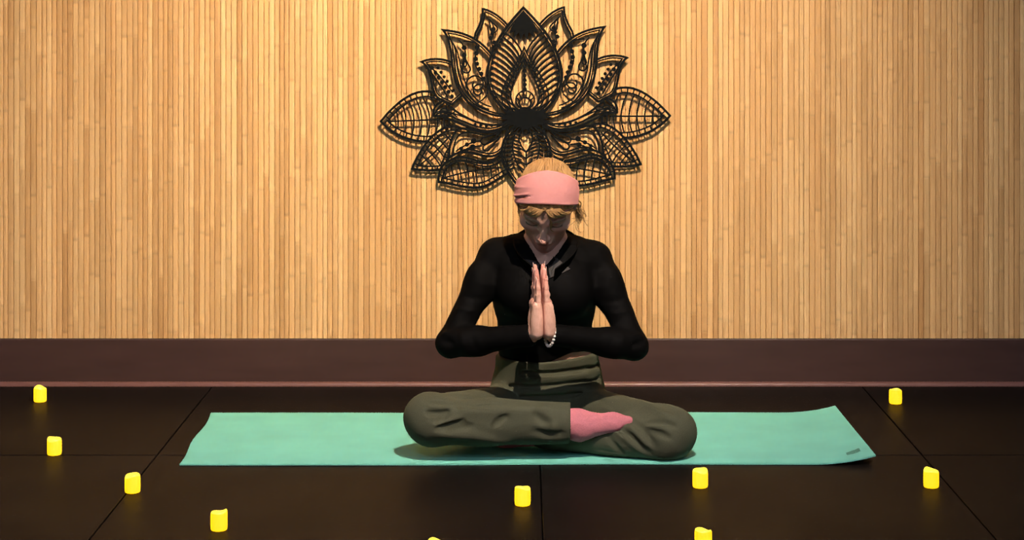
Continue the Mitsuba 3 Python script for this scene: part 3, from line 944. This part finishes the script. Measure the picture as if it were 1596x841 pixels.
# ---- fingernails, a little longer than the fingers
nn_ = 0
for sgn in (-1, 1):
    _, tips = hand(np.zeros((1, 3)), sgn)
    for (c, e, r0) in tips:
        m = trimesh.creation.icosphere(subdivisions=2)
        m.apply_scale((0.0015, 0.0042, 0.0072))
        ctr = e + (e - c) / np.linalg.norm(e - c) * 0.0045 + A3(r0 - 0.0040, 0, 0)
        m.apply_translation(ctr)
        m.vertices = from_hand(m.vertices, sgn)
        m.fix_normals()
        add("person__fingernail" + (f"_{nn_:03d}" if nn_ else ""), m, "nail_mat", smooth=True)
        nn_ += 1
lab("person__fingernail", "pale fingernail")

# ---- shirt
SHF = []      # folds: (points, height, width)
for sh, el, wr, s in ((SH_L, EL_L, WR_L, 1), (SH_R, EL_R, WR_R, -1)):
    ax = (el - sh) / np.linalg.norm(el - sh)
    for t, amp in ((0.30, 0.004), (0.46, -0.004), (0.60, 0.0035), (0.88, 0.006), (0.96, -0.006)):
        c = sh + (el - sh) * t
        SHF.append(([c + A3(-0.05 * s, -0.03, 0.010), c + A3(0, -0.045, 0.0), c + A3(0.05 * s, -0.03, -0.004)], amp, 0.007))
    for t, amp in ((0.18, 0.004), (0.30, -0.003), (0.72, 0.003), (0.84, -0.003)):
        c = el + (wr - el) * t
        SHF.append(([c + A3(-0.012 * s, -0.035, 0.035), c + A3(0, -0.045, 0.0), c + A3(0.018 * s, -0.035, -0.035)], amp, 0.007))
    ap = sh + A3(0.028 * s, -0.035, -0.055)      # pulls from the armpit across the chest
    for dz, amp in ((0.0, 0.006), (-0.022, -0.005), (0.028, 0.004)):
        SHF.append(([ap + A3(0, 0, dz), ap + A3(0.035 * s, -0.045, dz * 1.6 + 0.016), ap + A3(0.085 * s, -0.07, dz * 2.2 + 0.03)], amp, 0.008))
SHF += [([A3(0.075, 5.15, 0.345), A3(0.12, 5.145, 0.350), A3(0.18, 5.18, 0.345)], 0.006, 0.007), ([A3(0.075, 5.15, 0.325), A3(0.12, 5.145, 0.328), A3(0.18, 5.18, 0.325)], -0.006, 0.007),
        ([A3(-0.06, 5.18, 0.33), A3(0.0, 5.15, 0.325), A3(0.05, 5.15, 0.32)], 0.005, 0.008),
        ([A3(0.03, 5.16, 0.225), A3(0.08, 5.16, 0.222), A3(0.15, 5.2, 0.235)], 0.008, 0.008), ([A3(0.0, 5.17, 0.25), A3(0.07, 5.16, 0.245), A3(0.15, 5.2, 0.26)], -0.006, 0.008)]


def shirt_field(p):
    d = smin(torso(p), bust(p), 0.06)
    d = smin(smin(d, shoulders(p), 0.04), arms(p, 0.0), 0.016)
    fx = np.zeros(len(p))
    for pts, amp, w in SHF:
        fx += fold(p, pts, amp, w)
    d = d - fx + 0.0025 * (meshkit.noise(p * 28, 5) - 0.5)
    # hem, higher at the wearer's left flank; collar opening; cuffs
    hem = 0.203 + 0.030 * np.clip((p[:, 0] - 0.06) / 0.07, 0, 1) + 0.010 * np.clip((0.02 - p[:, 0]) / 0.08, 0, 1)
    near_arm = arms(p) < 0.012
    d = np.where(near_arm, d, smax(d, hem - p[:, 2], 0.006))
    d = smax(d, -rc(p, NECK + A3(0.0, -0.010, -0.028), NECK + A3(0, -0.02, 0.12), 0.052, 0.06), 0.008)
    d = smax(d, -rc(p, NECK + A3(-0.004, -0.045, 0.005), NECK + A3(-0.008, -0.085, -0.052), 0.027, 0.008), 0.006)
    for sgn, el, wr in ((-1, EL_L, WR_L), (1, EL_R, WR_R)):
        ax = (wr - el) / np.linalg.norm(wr - el)
        s = (p - wr) @ ax
        r = np.linalg.norm(p - wr - s[:, None] * ax, axis=1)
        cut = np.maximum(s - 0.008, r - 0.06)
        d = np.where((r < 0.075) & (sgn * (p[:, 0] - 0.0505) > -0.004), smax(d, np.where(s > 0.008, np.minimum(s - 0.008, 0.02), s - 0.008), 0.003) if True else d, d)
    return d


sm = surfnet(shirt_field, (-0.27, 4.90, 0.17), (0.37, 5.36, 0.59), 0.0042)
add("person__shirt", sm, "shirt_mat", smooth=True)
lab("person__shirt", "black long-sleeved half-zip top")

# collar: an open stand collar whose two ends lean outwards
def sheet(fn, nu, nv, th):
    """A cloth sheet fn(u, v) -> point given a thickness."""
    u, v = np.meshgrid(np.linspace(0, 1, nu), np.linspace(0, 1, nv), indexing="ij")
    p = fn(u, v)
    du, dv = np.gradient(p, axis=0), np.gradient(p, axis=1)
    nn = np.cross(du, dv)
    nn /= np.linalg.norm(nn, axis=-1, keepdims=True) + 1e-12
    a, b = (p + nn * th / 2).reshape(-1, 3), (p - nn * th / 2).reshape(-1, 3)
    ids = np.arange(nu * nv).reshape(nu, nv)
    f = np.stack([ids[:-1, :-1], ids[1:, :-1], ids[1:, 1:], ids[:-1, 1:]], -1).reshape(-1, 4)
    N = nu * nv
    rim = np.concatenate([ids[:, 0], ids[-1, 1:], ids[-2::-1, -1], ids[0, -2:0:-1]])
    r2 = np.roll(rim, -1)
    m = mesh(np.vstack([a, b]), np.vstack([f, f[:, ::-1] + N, np.stack([r2, rim, rim + N, r2 + N], 1)]))
    m.fix_normals()
    return m


def collar_fn(u, v):
    a = np.radians(-166 + 332 * u)                     # 0 = nape
    fr = np.abs(a) / np.radians(166)                   # 1 at the open front
    r = 0.066 + 0.010 * fr ** 3 + (0.004 + 0.010 * fr ** 2) * v
    base = np.stack([NECK[0] + r * np.sin(a), NECK[1] - 0.006 + (r * 0.92) * np.cos(a) - 0.012 * fr, np.full_like(a, NECK[2] - 0.006)], -1)
    base[..., 2] += -0.088 * fr ** 1.7 + 0.004
    hgt = 0.050 * (1 - 0.10 * fr ** 2)
    lift = np.stack([0.010 * np.sin(a) * v, -0.016 * fr * v - 0.004 * v, hgt * v], -1)
    return base + lift


add("person__shirt__collar", sheet(collar_fn, 61, 13, 0.0035), "shirt_mat", smooth=40)
lab("person__shirt__collar", "open stand collar")

# the open half-zip: two turned-back flaps below the collar and the zip between them
def on_shirt(pts, off):
    out = []
    for q in np.asarray(pts, float):
        ys = np.arange(4.98, 5.25, 0.0015)
        d = shirt_field(np.c_[np.full(len(ys), q[0]), ys, np.full(len(ys), q[2])])
        out.append((q[0], ys[int(np.argmax(d < 0.0))] - off if (d < 0).any() else ys[int(np.argmin(d))] - off, q[2]))
    return np.array(out)


def flap(a, b, c, d, off):
    """A four-cornered piece of cloth laid on the chest; a b c d in (x, z), the b-c edge turned up."""
    a, b, c, d = (A3(x, 5.1, z) for x, z in (a, b, c, d))
    n = 12
    g = [[(a * (1 - u) + b * u) * (1 - v) + (d * (1 - u) + c * u) * v for v in np.linspace(0, 1, n)] for u in np.linspace(0, 1, n)]
    g = on_shirt(np.array(g).reshape(-1, 3), off).reshape(n, n, 3)
    for _ in range(3):
        g[1:-1, 1:-1, 1] = (g[:-2, 1:-1, 1] + g[2:, 1:-1, 1] + g[1:-1, :-2, 1] + g[1:-1, 2:, 1]) / 4
    return sheet(lambda u, v: g, n, n, 0.0025)


add("person__shirt__placket", flap((0.062, 0.506), (0.090, 0.494), (0.124, 0.468), (0.070, 0.447), 0.004), "shirt_inner_mat", smooth=40)
add("person__shirt__placket_001", flap((0.044, 0.486), (0.006, 0.492), (0.004, 0.478), (0.040, 0.462), 0.004), "shirt_inner_mat", smooth=40)
lab("person__shirt__placket", "turned-back grey facing of the open half-zip")
add("person__shirt__zip", tube(spline(on_shirt([A3(0.068, 5.1, 0.446), A3(0.077, 5.1, 0.468), A3(0.087, 5.1, 0.494)], 0.0065), 16), 0.0014, 6), "zip_mat", smooth=True)
lab("person__shirt__zip", "dark zip")

# ---- trousers
PF = []
for k, (x0, x1, z0, z1, amp) in enumerate([(-0.045, 0.205, 0.190, 0.196, 0.0), (0.0, 0.20, 0.176, 0.190, -0.009), (0.0, 0.20, 0.163, 0.176, 0.006), (-0.06, 0.20, 0.138, 0.155, -0.009), (-0.06, 0.21, 0.124, 0.140, 0.006), (-0.06, 0.21, 0.110, 0.126, -0.008), (-0.06, 0.21, 0.098, 0.110, 0.006)]):
    if amp:
        pts = []
        for t in np.linspace(0, 1, 7):
            x = x0 + (x1 - x0) * t
            z = z0 + (z1 - z0) * t ** 1.5
            a, b, cx, cy = float(half_w(z)), float(half_d(z)), float(spine_x(z)), float(spine_y(z))
            y = cy - b * (max(1 - min(abs(x - cx) / a, 0.999) ** 2.4, 0)) ** (1 / 2.4)
            pts.append((x, y, z))
        PF.append((pts, amp, 0.0065, False))


def on_cloth(pts):
    """Moves points along the depth axis onto the front of the legs' cloth."""
    out = []
    for q in np.asarray(pts, float):
        ys = np.arange(4.80, 5.25, 0.002)
        d = legs(np.c_[np.full(len(ys), q[0]), ys, np.full(len(ys), q[2])], 0.004)
        out.append((q[0], ys[int(np.argmax(d < 0.001))] if (d < 0.001).any() else ys[int(np.argmin(d))], q[2]))
    return out


for pts, yd, amp, w in [
        ([(672, 627), (700, 629), (716, 634)], 4.925, -0.009, 0.006), ([(668, 640), (690, 641), (700, 637)], 4.905, -0.010, 0.006), ([(678, 652), (696, 648)], 4.90, -0.008, 0.005),
        ([(684, 662), (705, 656), (722, 652)], 4.90, -0.009, 0.006), ([(694, 667), (716, 662), (736, 659)], 4.90, -0.007, 0.006),
        ([(670, 634), (700, 634), (720, 631)], 4.915, 0.006, 0.007), ([(680, 657), (705, 651), (722, 646)], 4.90, 0.006, 0.006), ([(705, 628), (740, 634), (790, 633)], 4.94, -0.008, 0.006),
        ([(700, 640), (740, 638), (800, 640), (860, 638)], 4.92, 0.006, 0.012), ([(680, 672), (740, 676), (790, 686)], 4.90, 0.005, 0.010), ([(770, 660), (780, 650), (795, 642)], 4.90, -0.005, 0.007),
        ([(850, 634), (862, 660), (868, 690)], 4.915, 0.004, 0.010), ([(830, 668), (850, 674), (880, 672)], 4.90, -0.004, 0.008), ([(830, 640), (845, 652), (862, 656)], 4.91, -0.004, 0.008),
        ([(935, 648), (975, 657), (1000, 668), (1020, 692)], 4.955, -0.011, 0.008), ([(940, 652), (985, 668), (1010, 695)], 4.945, 0.006, 0.007), ([(1008, 660), (1035, 658), (1052, 662)], 4.965, -0.008, 0.006),
        ([(1006, 669), (1028, 672), (1044, 680)], 4.955, -0.008, 0.006), ([(1010, 664), (1035, 666)], 4.96, 0.006, 0.006), ([(958, 668), (985, 682), (1012, 704)], 4.935, -0.008, 0.007),
        ([(945, 678), (955, 692), (968, 706)], 4.935, -0.007, 0.006), ([(950, 668), (975, 684), (1000, 705)], 4.935, 0.005, 0.006), ([(1000, 640), (1030, 645), (1055, 655)], 5.0, 0.004, 0.012)]:
    PF.append((on_cloth([at_px(x, y, 4.94) for x, y in pts]), amp * (3.0 if yd < 4.93 else 1.8), w * 1.1, True))


def pants_field(p):
    d = torso(p) - 0.003
    hemz = 0.2085 + 0.014 * np.clip((p[:, 0] - 0.08) / 0.10, 0, 1) + 0.004 * np.clip((0.0 - p[:, 0]) / 0.06, 0, 1)
    d = smax(d, p[:, 2] - hemz, 0.005)
    d = smin(d, legs(p, 0.004), 0.022)
    # wide trouser leg that ends in a straight cuff at the upper ankle
    ax = (AN_L - KN_L) / np.linalg.norm(AN_L - KN_L)
    a0, a1 = KN_L + (AN_L - KN_L) * 0.45, AN_L + ax * 0.03
    tub = rc(p * [1, 1, 0.82], a0 * [1, 1, 0.82], (a1 + A3(0, 0, -0.002)) * [1, 1, 0.82], 0.043, 0.0395)
    d = smin(d, tub, 0.02)
    s = (p - AN_L) @ ax
    r = np.linalg.norm(p - AN_L - s[:, None] * ax, axis=1)
    hollow = np.maximum(rc(p * [1, 1, 0.82], a0 * [1, 1, 0.82], (a1 + ax * 0.03) * [1, 1, 0.82], 0.033, 0.0355), -(s + 0.05))
    zone = (r < 0.075) & (s > -0.06) & (p[:, 1] < AN_L[1] + 0.055)
    upper = p[:, 2] > 0.052
    cutd = smax(d, s + 0.004 + 0.1 * (p[:, 2] - 0.1), 0.003)
    right_leg = smin(rc(p, HP_R, KN_R, 0.096, 0.068), rc(p, KN_R + A3(-0.02, -0.012, -0.014), AN_R, 0.059, 0.042), 0.02)
    d = np.where(zone, np.minimum(np.maximum(smax(d, s + 0.004, 0.003), -hollow), np.maximum(right_leg, -(s + 0.2))), d)
    fx = np.zeros(len(p))
    for pts, amp, w, tp in PF:
        fx += fold(p, pts, amp, w, tp)
    d = d - fx + 0.003 * (meshkit.noise(p * 24, 8) - 0.5)
    return smax(d, Z0 - p[:, 2] - 0.0005, 0.012)


pm = surfnet(pants_field, (-0.36, 4.85, 0.0), (0.51, 5.47, 0.24), 0.0036)
add("person__pants", pm, "pants_mat", smooth=True)
lab("person__pants", "loose olive green trousers creased at the waist and knees")

# ---- sock
fd0 = lambda p: smax(np.minimum(*feet(p)) - 0.0006 + 0.0012 * (meshkit.noise(p * 60, 2) - 0.5), Z0 - p[:, 2], 0.004)
skm = surfnet(lambda p: smax(feet(p)[0] - 0.0006 + 0.0014 * (meshkit.noise(p * 60, 2) - 0.5), (AN_L[0] - 0.045) - p[:, 0], 0.002), AN_L - [0.06, 0.06, 0.07], AN_L + [0.19, 0.13, 0.07], 0.0026)
add("person__sock", skm, "sock_mat", smooth=True)
skm = surfnet(lambda p: smax(feet(p)[1] - 0.0006, Z0 + 0.001 - p[:, 2], 0.004), AN_R - [0.20, 0.06, 0.06], AN_R + [0.06, 0.10, 0.06], 0.003)
add("person__sock_001", skm, "sock_mat", smooth=True)
lab("person__sock", "pink sock on the upper foot")

# ---- hair and headband
def hair_col(v, seed=0):
    q = to_head(v)
    s = meshkit.fbm(np.stack([q[:, 0] * 160, q[:, 1] * 16, q[:, 2] * 16], 1), 3, seed)
    s2 = meshkit.noise(np.stack([q[:, 0] * 420, q[:, 1] * 12, q[:, 2] * 12], 1), 9)
    t = np.clip(0.15 + 0.55 * s + 0.4 * s2, 0, 1)[:, None]
    return np.array([0.15, 0.075, 0.027]) * (1 - t) + np.array([0.42, 0.24, 0.10]) * t


def hair_field(p):
    q = to_head(p)
    d = skull(q) - 0.004
    d = smin(d, ell(q, (0, -0.058, 0.022), (0.054, 0.040, 0.045)), 0.03)           # loosely gathered crown
    ang = np.arctan2(q[:, 0], q[:, 1] + 0.12)
    d = d - 0.0016 * np.sin(ang * 70 + 6 * meshkit.noise(q * 30, 1))
    # hairline: keep what lies behind the forehead and above the ears; a centre-parted fringe sweeps down to the temples
    line_f = 0.086 - 0.030 * 0 - np.clip((0.062 - q[:, 2]), 0, 1) * 1.35
    d = smax(d, q[:, 1] - np.clip(line_f, -0.010, 0.2), 0.006)
    return smax(d, -q[:, 2] - 0.058 + 0.15 * (q[:, 1] + 0.02), 0.01)


hm = surfnet(hair_field, HD_C - [0.12, 0.15, 0.12], HD_C + [0.12, 0.15, 0.14], 0.0028)
strands = []


def lock(pts, r0, r1=None, n=14):
    c = from_head(spline(np.array(pts, float), n))
    return tube(c, np.linspace(r0, r1 if r1 is not None else r0 * 0.3, n), 6)


hr = np.random.default_rng(5)
for s in (-1, 1):                 # fringe: swept from the parting out over the forehead and down to the temples
    for k in range(26):
        t = k / 25
        x0 = s * (0.004 + 0.034 * t)
        j = hr.normal(0, 0.0016, 3)
        pts = [(x0, 0.0855 - 0.010 * t, 0.072 - 0.004 * t), (s * (0.022 + 0.034 * t) + j[0], 0.0905 - 0.020 * t, 0.050 - 0.006 * t + j[1]), (s * (0.046 + 0.021 * t) + j[2], 0.070 - 0.028 * t, 0.033 - 0.014 * t + j[1]), (s * (0.062 + 0.008 * t), 0.044 - 0.030 * t, 0.010 - 0.030 * t)]
        strands.append(lock(pts, 0.0030, 0.0014))
for k in range(7):                # the loose lock hanging over the brow
    j = hr.normal(0, 0.0012, 4)
    strands.append(lock([(0.006 + j[0], 0.085, 0.064), (0.014 + j[1], 0.0925, 0.044), (0.019 + j[2], 0.0915, 0.020), (0.0185 + j[3], 0.089, -0.004), (0.026 + j[0], 0.087, -0.016)], 0.0015, 0.0005))
for k in range(30):               # wisps behind the wearer's left ear, and a few on the other side
    j = hr.normal(0, 1, 6)
    strands.append(lock([(0.070, -0.010 - 0.002 * k / 4, 0.000 + 0.004 * j[0]), (0.079 + 0.004 * j[1], -0.012 + 0.006 * j[2], -0.032), (0.086 + 0.006 * j[3], -0.010 + 0.010 * j[4], -0.062 + 0.006 * j[0]), (0.090 + 0.011 * j[5], -0.006 + 0.012 * j[1], -0.090 + 0.014 * j[2])], 0.0018, 0.0005))
for k in range(12):
    j = hr.normal(0, 1, 4)
    strands.append(lock([(-0.070, 0.004, 0.004 + 0.004 * j[0]), (-0.072 + 0.002 * j[1], 0.010, -0.022), (-0.068 + 0.003 * j[2], 0.016 + 0.004 * j[3], -0.050 + 0.006 * j[0])], 0.0020, 0.0006))
for k in range(8):               # flyaways over the crown
    a = hr.uniform(-1.0, 1.0)
    b = hr.uniform(-0.1, 0.9)
    base = A3(0.076 * math.sin(a), -0.006 - 0.075 * math.sin(b), 0.032 + 0.088 * math.cos(a) * math.cos(b))
    strands.append(lock([base, base + A3(0.004 * math.sin(a), -0.014, 0.004 * math.cos(b)), base + A3(0.006 * math.sin(a) + hr.normal(0, 0.004), -0.034, -0.006)], 0.0011, 0.0004, 8))
allhair = trimesh.util.concatenate([hm] + strands)
add("person__hair", allhair, "hair_mat", smooth=True, color=hair_col(allhair.vertices))
lab("person__hair", "golden blond hair, tied back, with loose wisps")


def band_field(p):
    q = to_head(p)
    base = smin(skull(q), ell(q, (0, -0.058, 0.022), (0.052, 0.038, 0.043)), 0.03)
    s = q[:, 2] - 1.20 * q[:, 1] - 0.075 * q[:, 0]                        # across the band: lower edge about -0.010, upper about 0.112
    lo, hi = -0.0120 + 0.003 * np.cos(q[:, 0] * 30), 0.125 - 6.5 * q[:, 0] ** 2
    roll = 0.0016 * np.exp(-((s - lo - 0.006) / 0.006) ** 2) + 0.0012 * np.exp(-((s - hi + 0.006) / 0.006) ** 2)
    wr = 0.0030 * np.exp(-((s - 0.020 - 0.35 * (q[:, 0] + 0.075)) / 0.005) ** 2) * np.clip((-q[:, 0] - 0.030) / 0.03, 0, 1)
    wr += -0.0026 * np.exp(-((s - 0.012 - 0.25 * (q[:, 0] + 0.075)) / 0.005) ** 2) * np.clip((-q[:, 0] - 0.025) / 0.03, 0, 1)
    wr += 0.0022 * np.exp(-((s - 0.062 - 0.12 * q[:, 0]) / 0.006) ** 2) * np.clip((-q[:, 0] - 0.02) / 0.04, 0, 1)
    outer = base - 0.0105 - roll - wr
    d = smax(outer, -(base - 0.0070), 0.001)
    # narrows towards the nape
    nar = np.clip((-q[:, 1] - 0.015) / 0.08, 0, 1)
    d = smax(d, (lo + 0.030 * nar) - s, 0.002)
    return smax(d, s - (hi - 0.020 * nar), 0.002)


bm = surfnet(band_field, HD_C - [0.12, 0.15, 0.12], HD_C + [0.12, 0.15, 0.14], 0.0021)
add("person__headband", bm, "headband_mat", smooth=True)
lab("person__headband", "wide pink headband")

# ---- bracelet of white beads at the cuff of the wearer's left wrist
axb = (WR_R - EL_R) / np.linalg.norm(WR_R - EL_R)
cb = WR_R + axb * 0.011
e1 = np.cross(axb, [0, 0, 1.0])
e1 /= np.linalg.norm(e1)
e2 = np.cross(axb, e1)
bead = trimesh.creation.icosphere(subdivisions=2, radius=0.0040)
for k in range(20):
    a = 2 * math.pi * k / 20
    c = cb + 0.0300 * (math.cos(a) * e1 + math.sin(a) * e2)
    scene["person__bracelet__bead" + (f"_{k:03d}" if k else "")] = mikit.ply(bead, "bead_mat", smooth=True, to_world=T().translate(c.tolist()))
lab("person__bracelet", "bracelet of white beads")
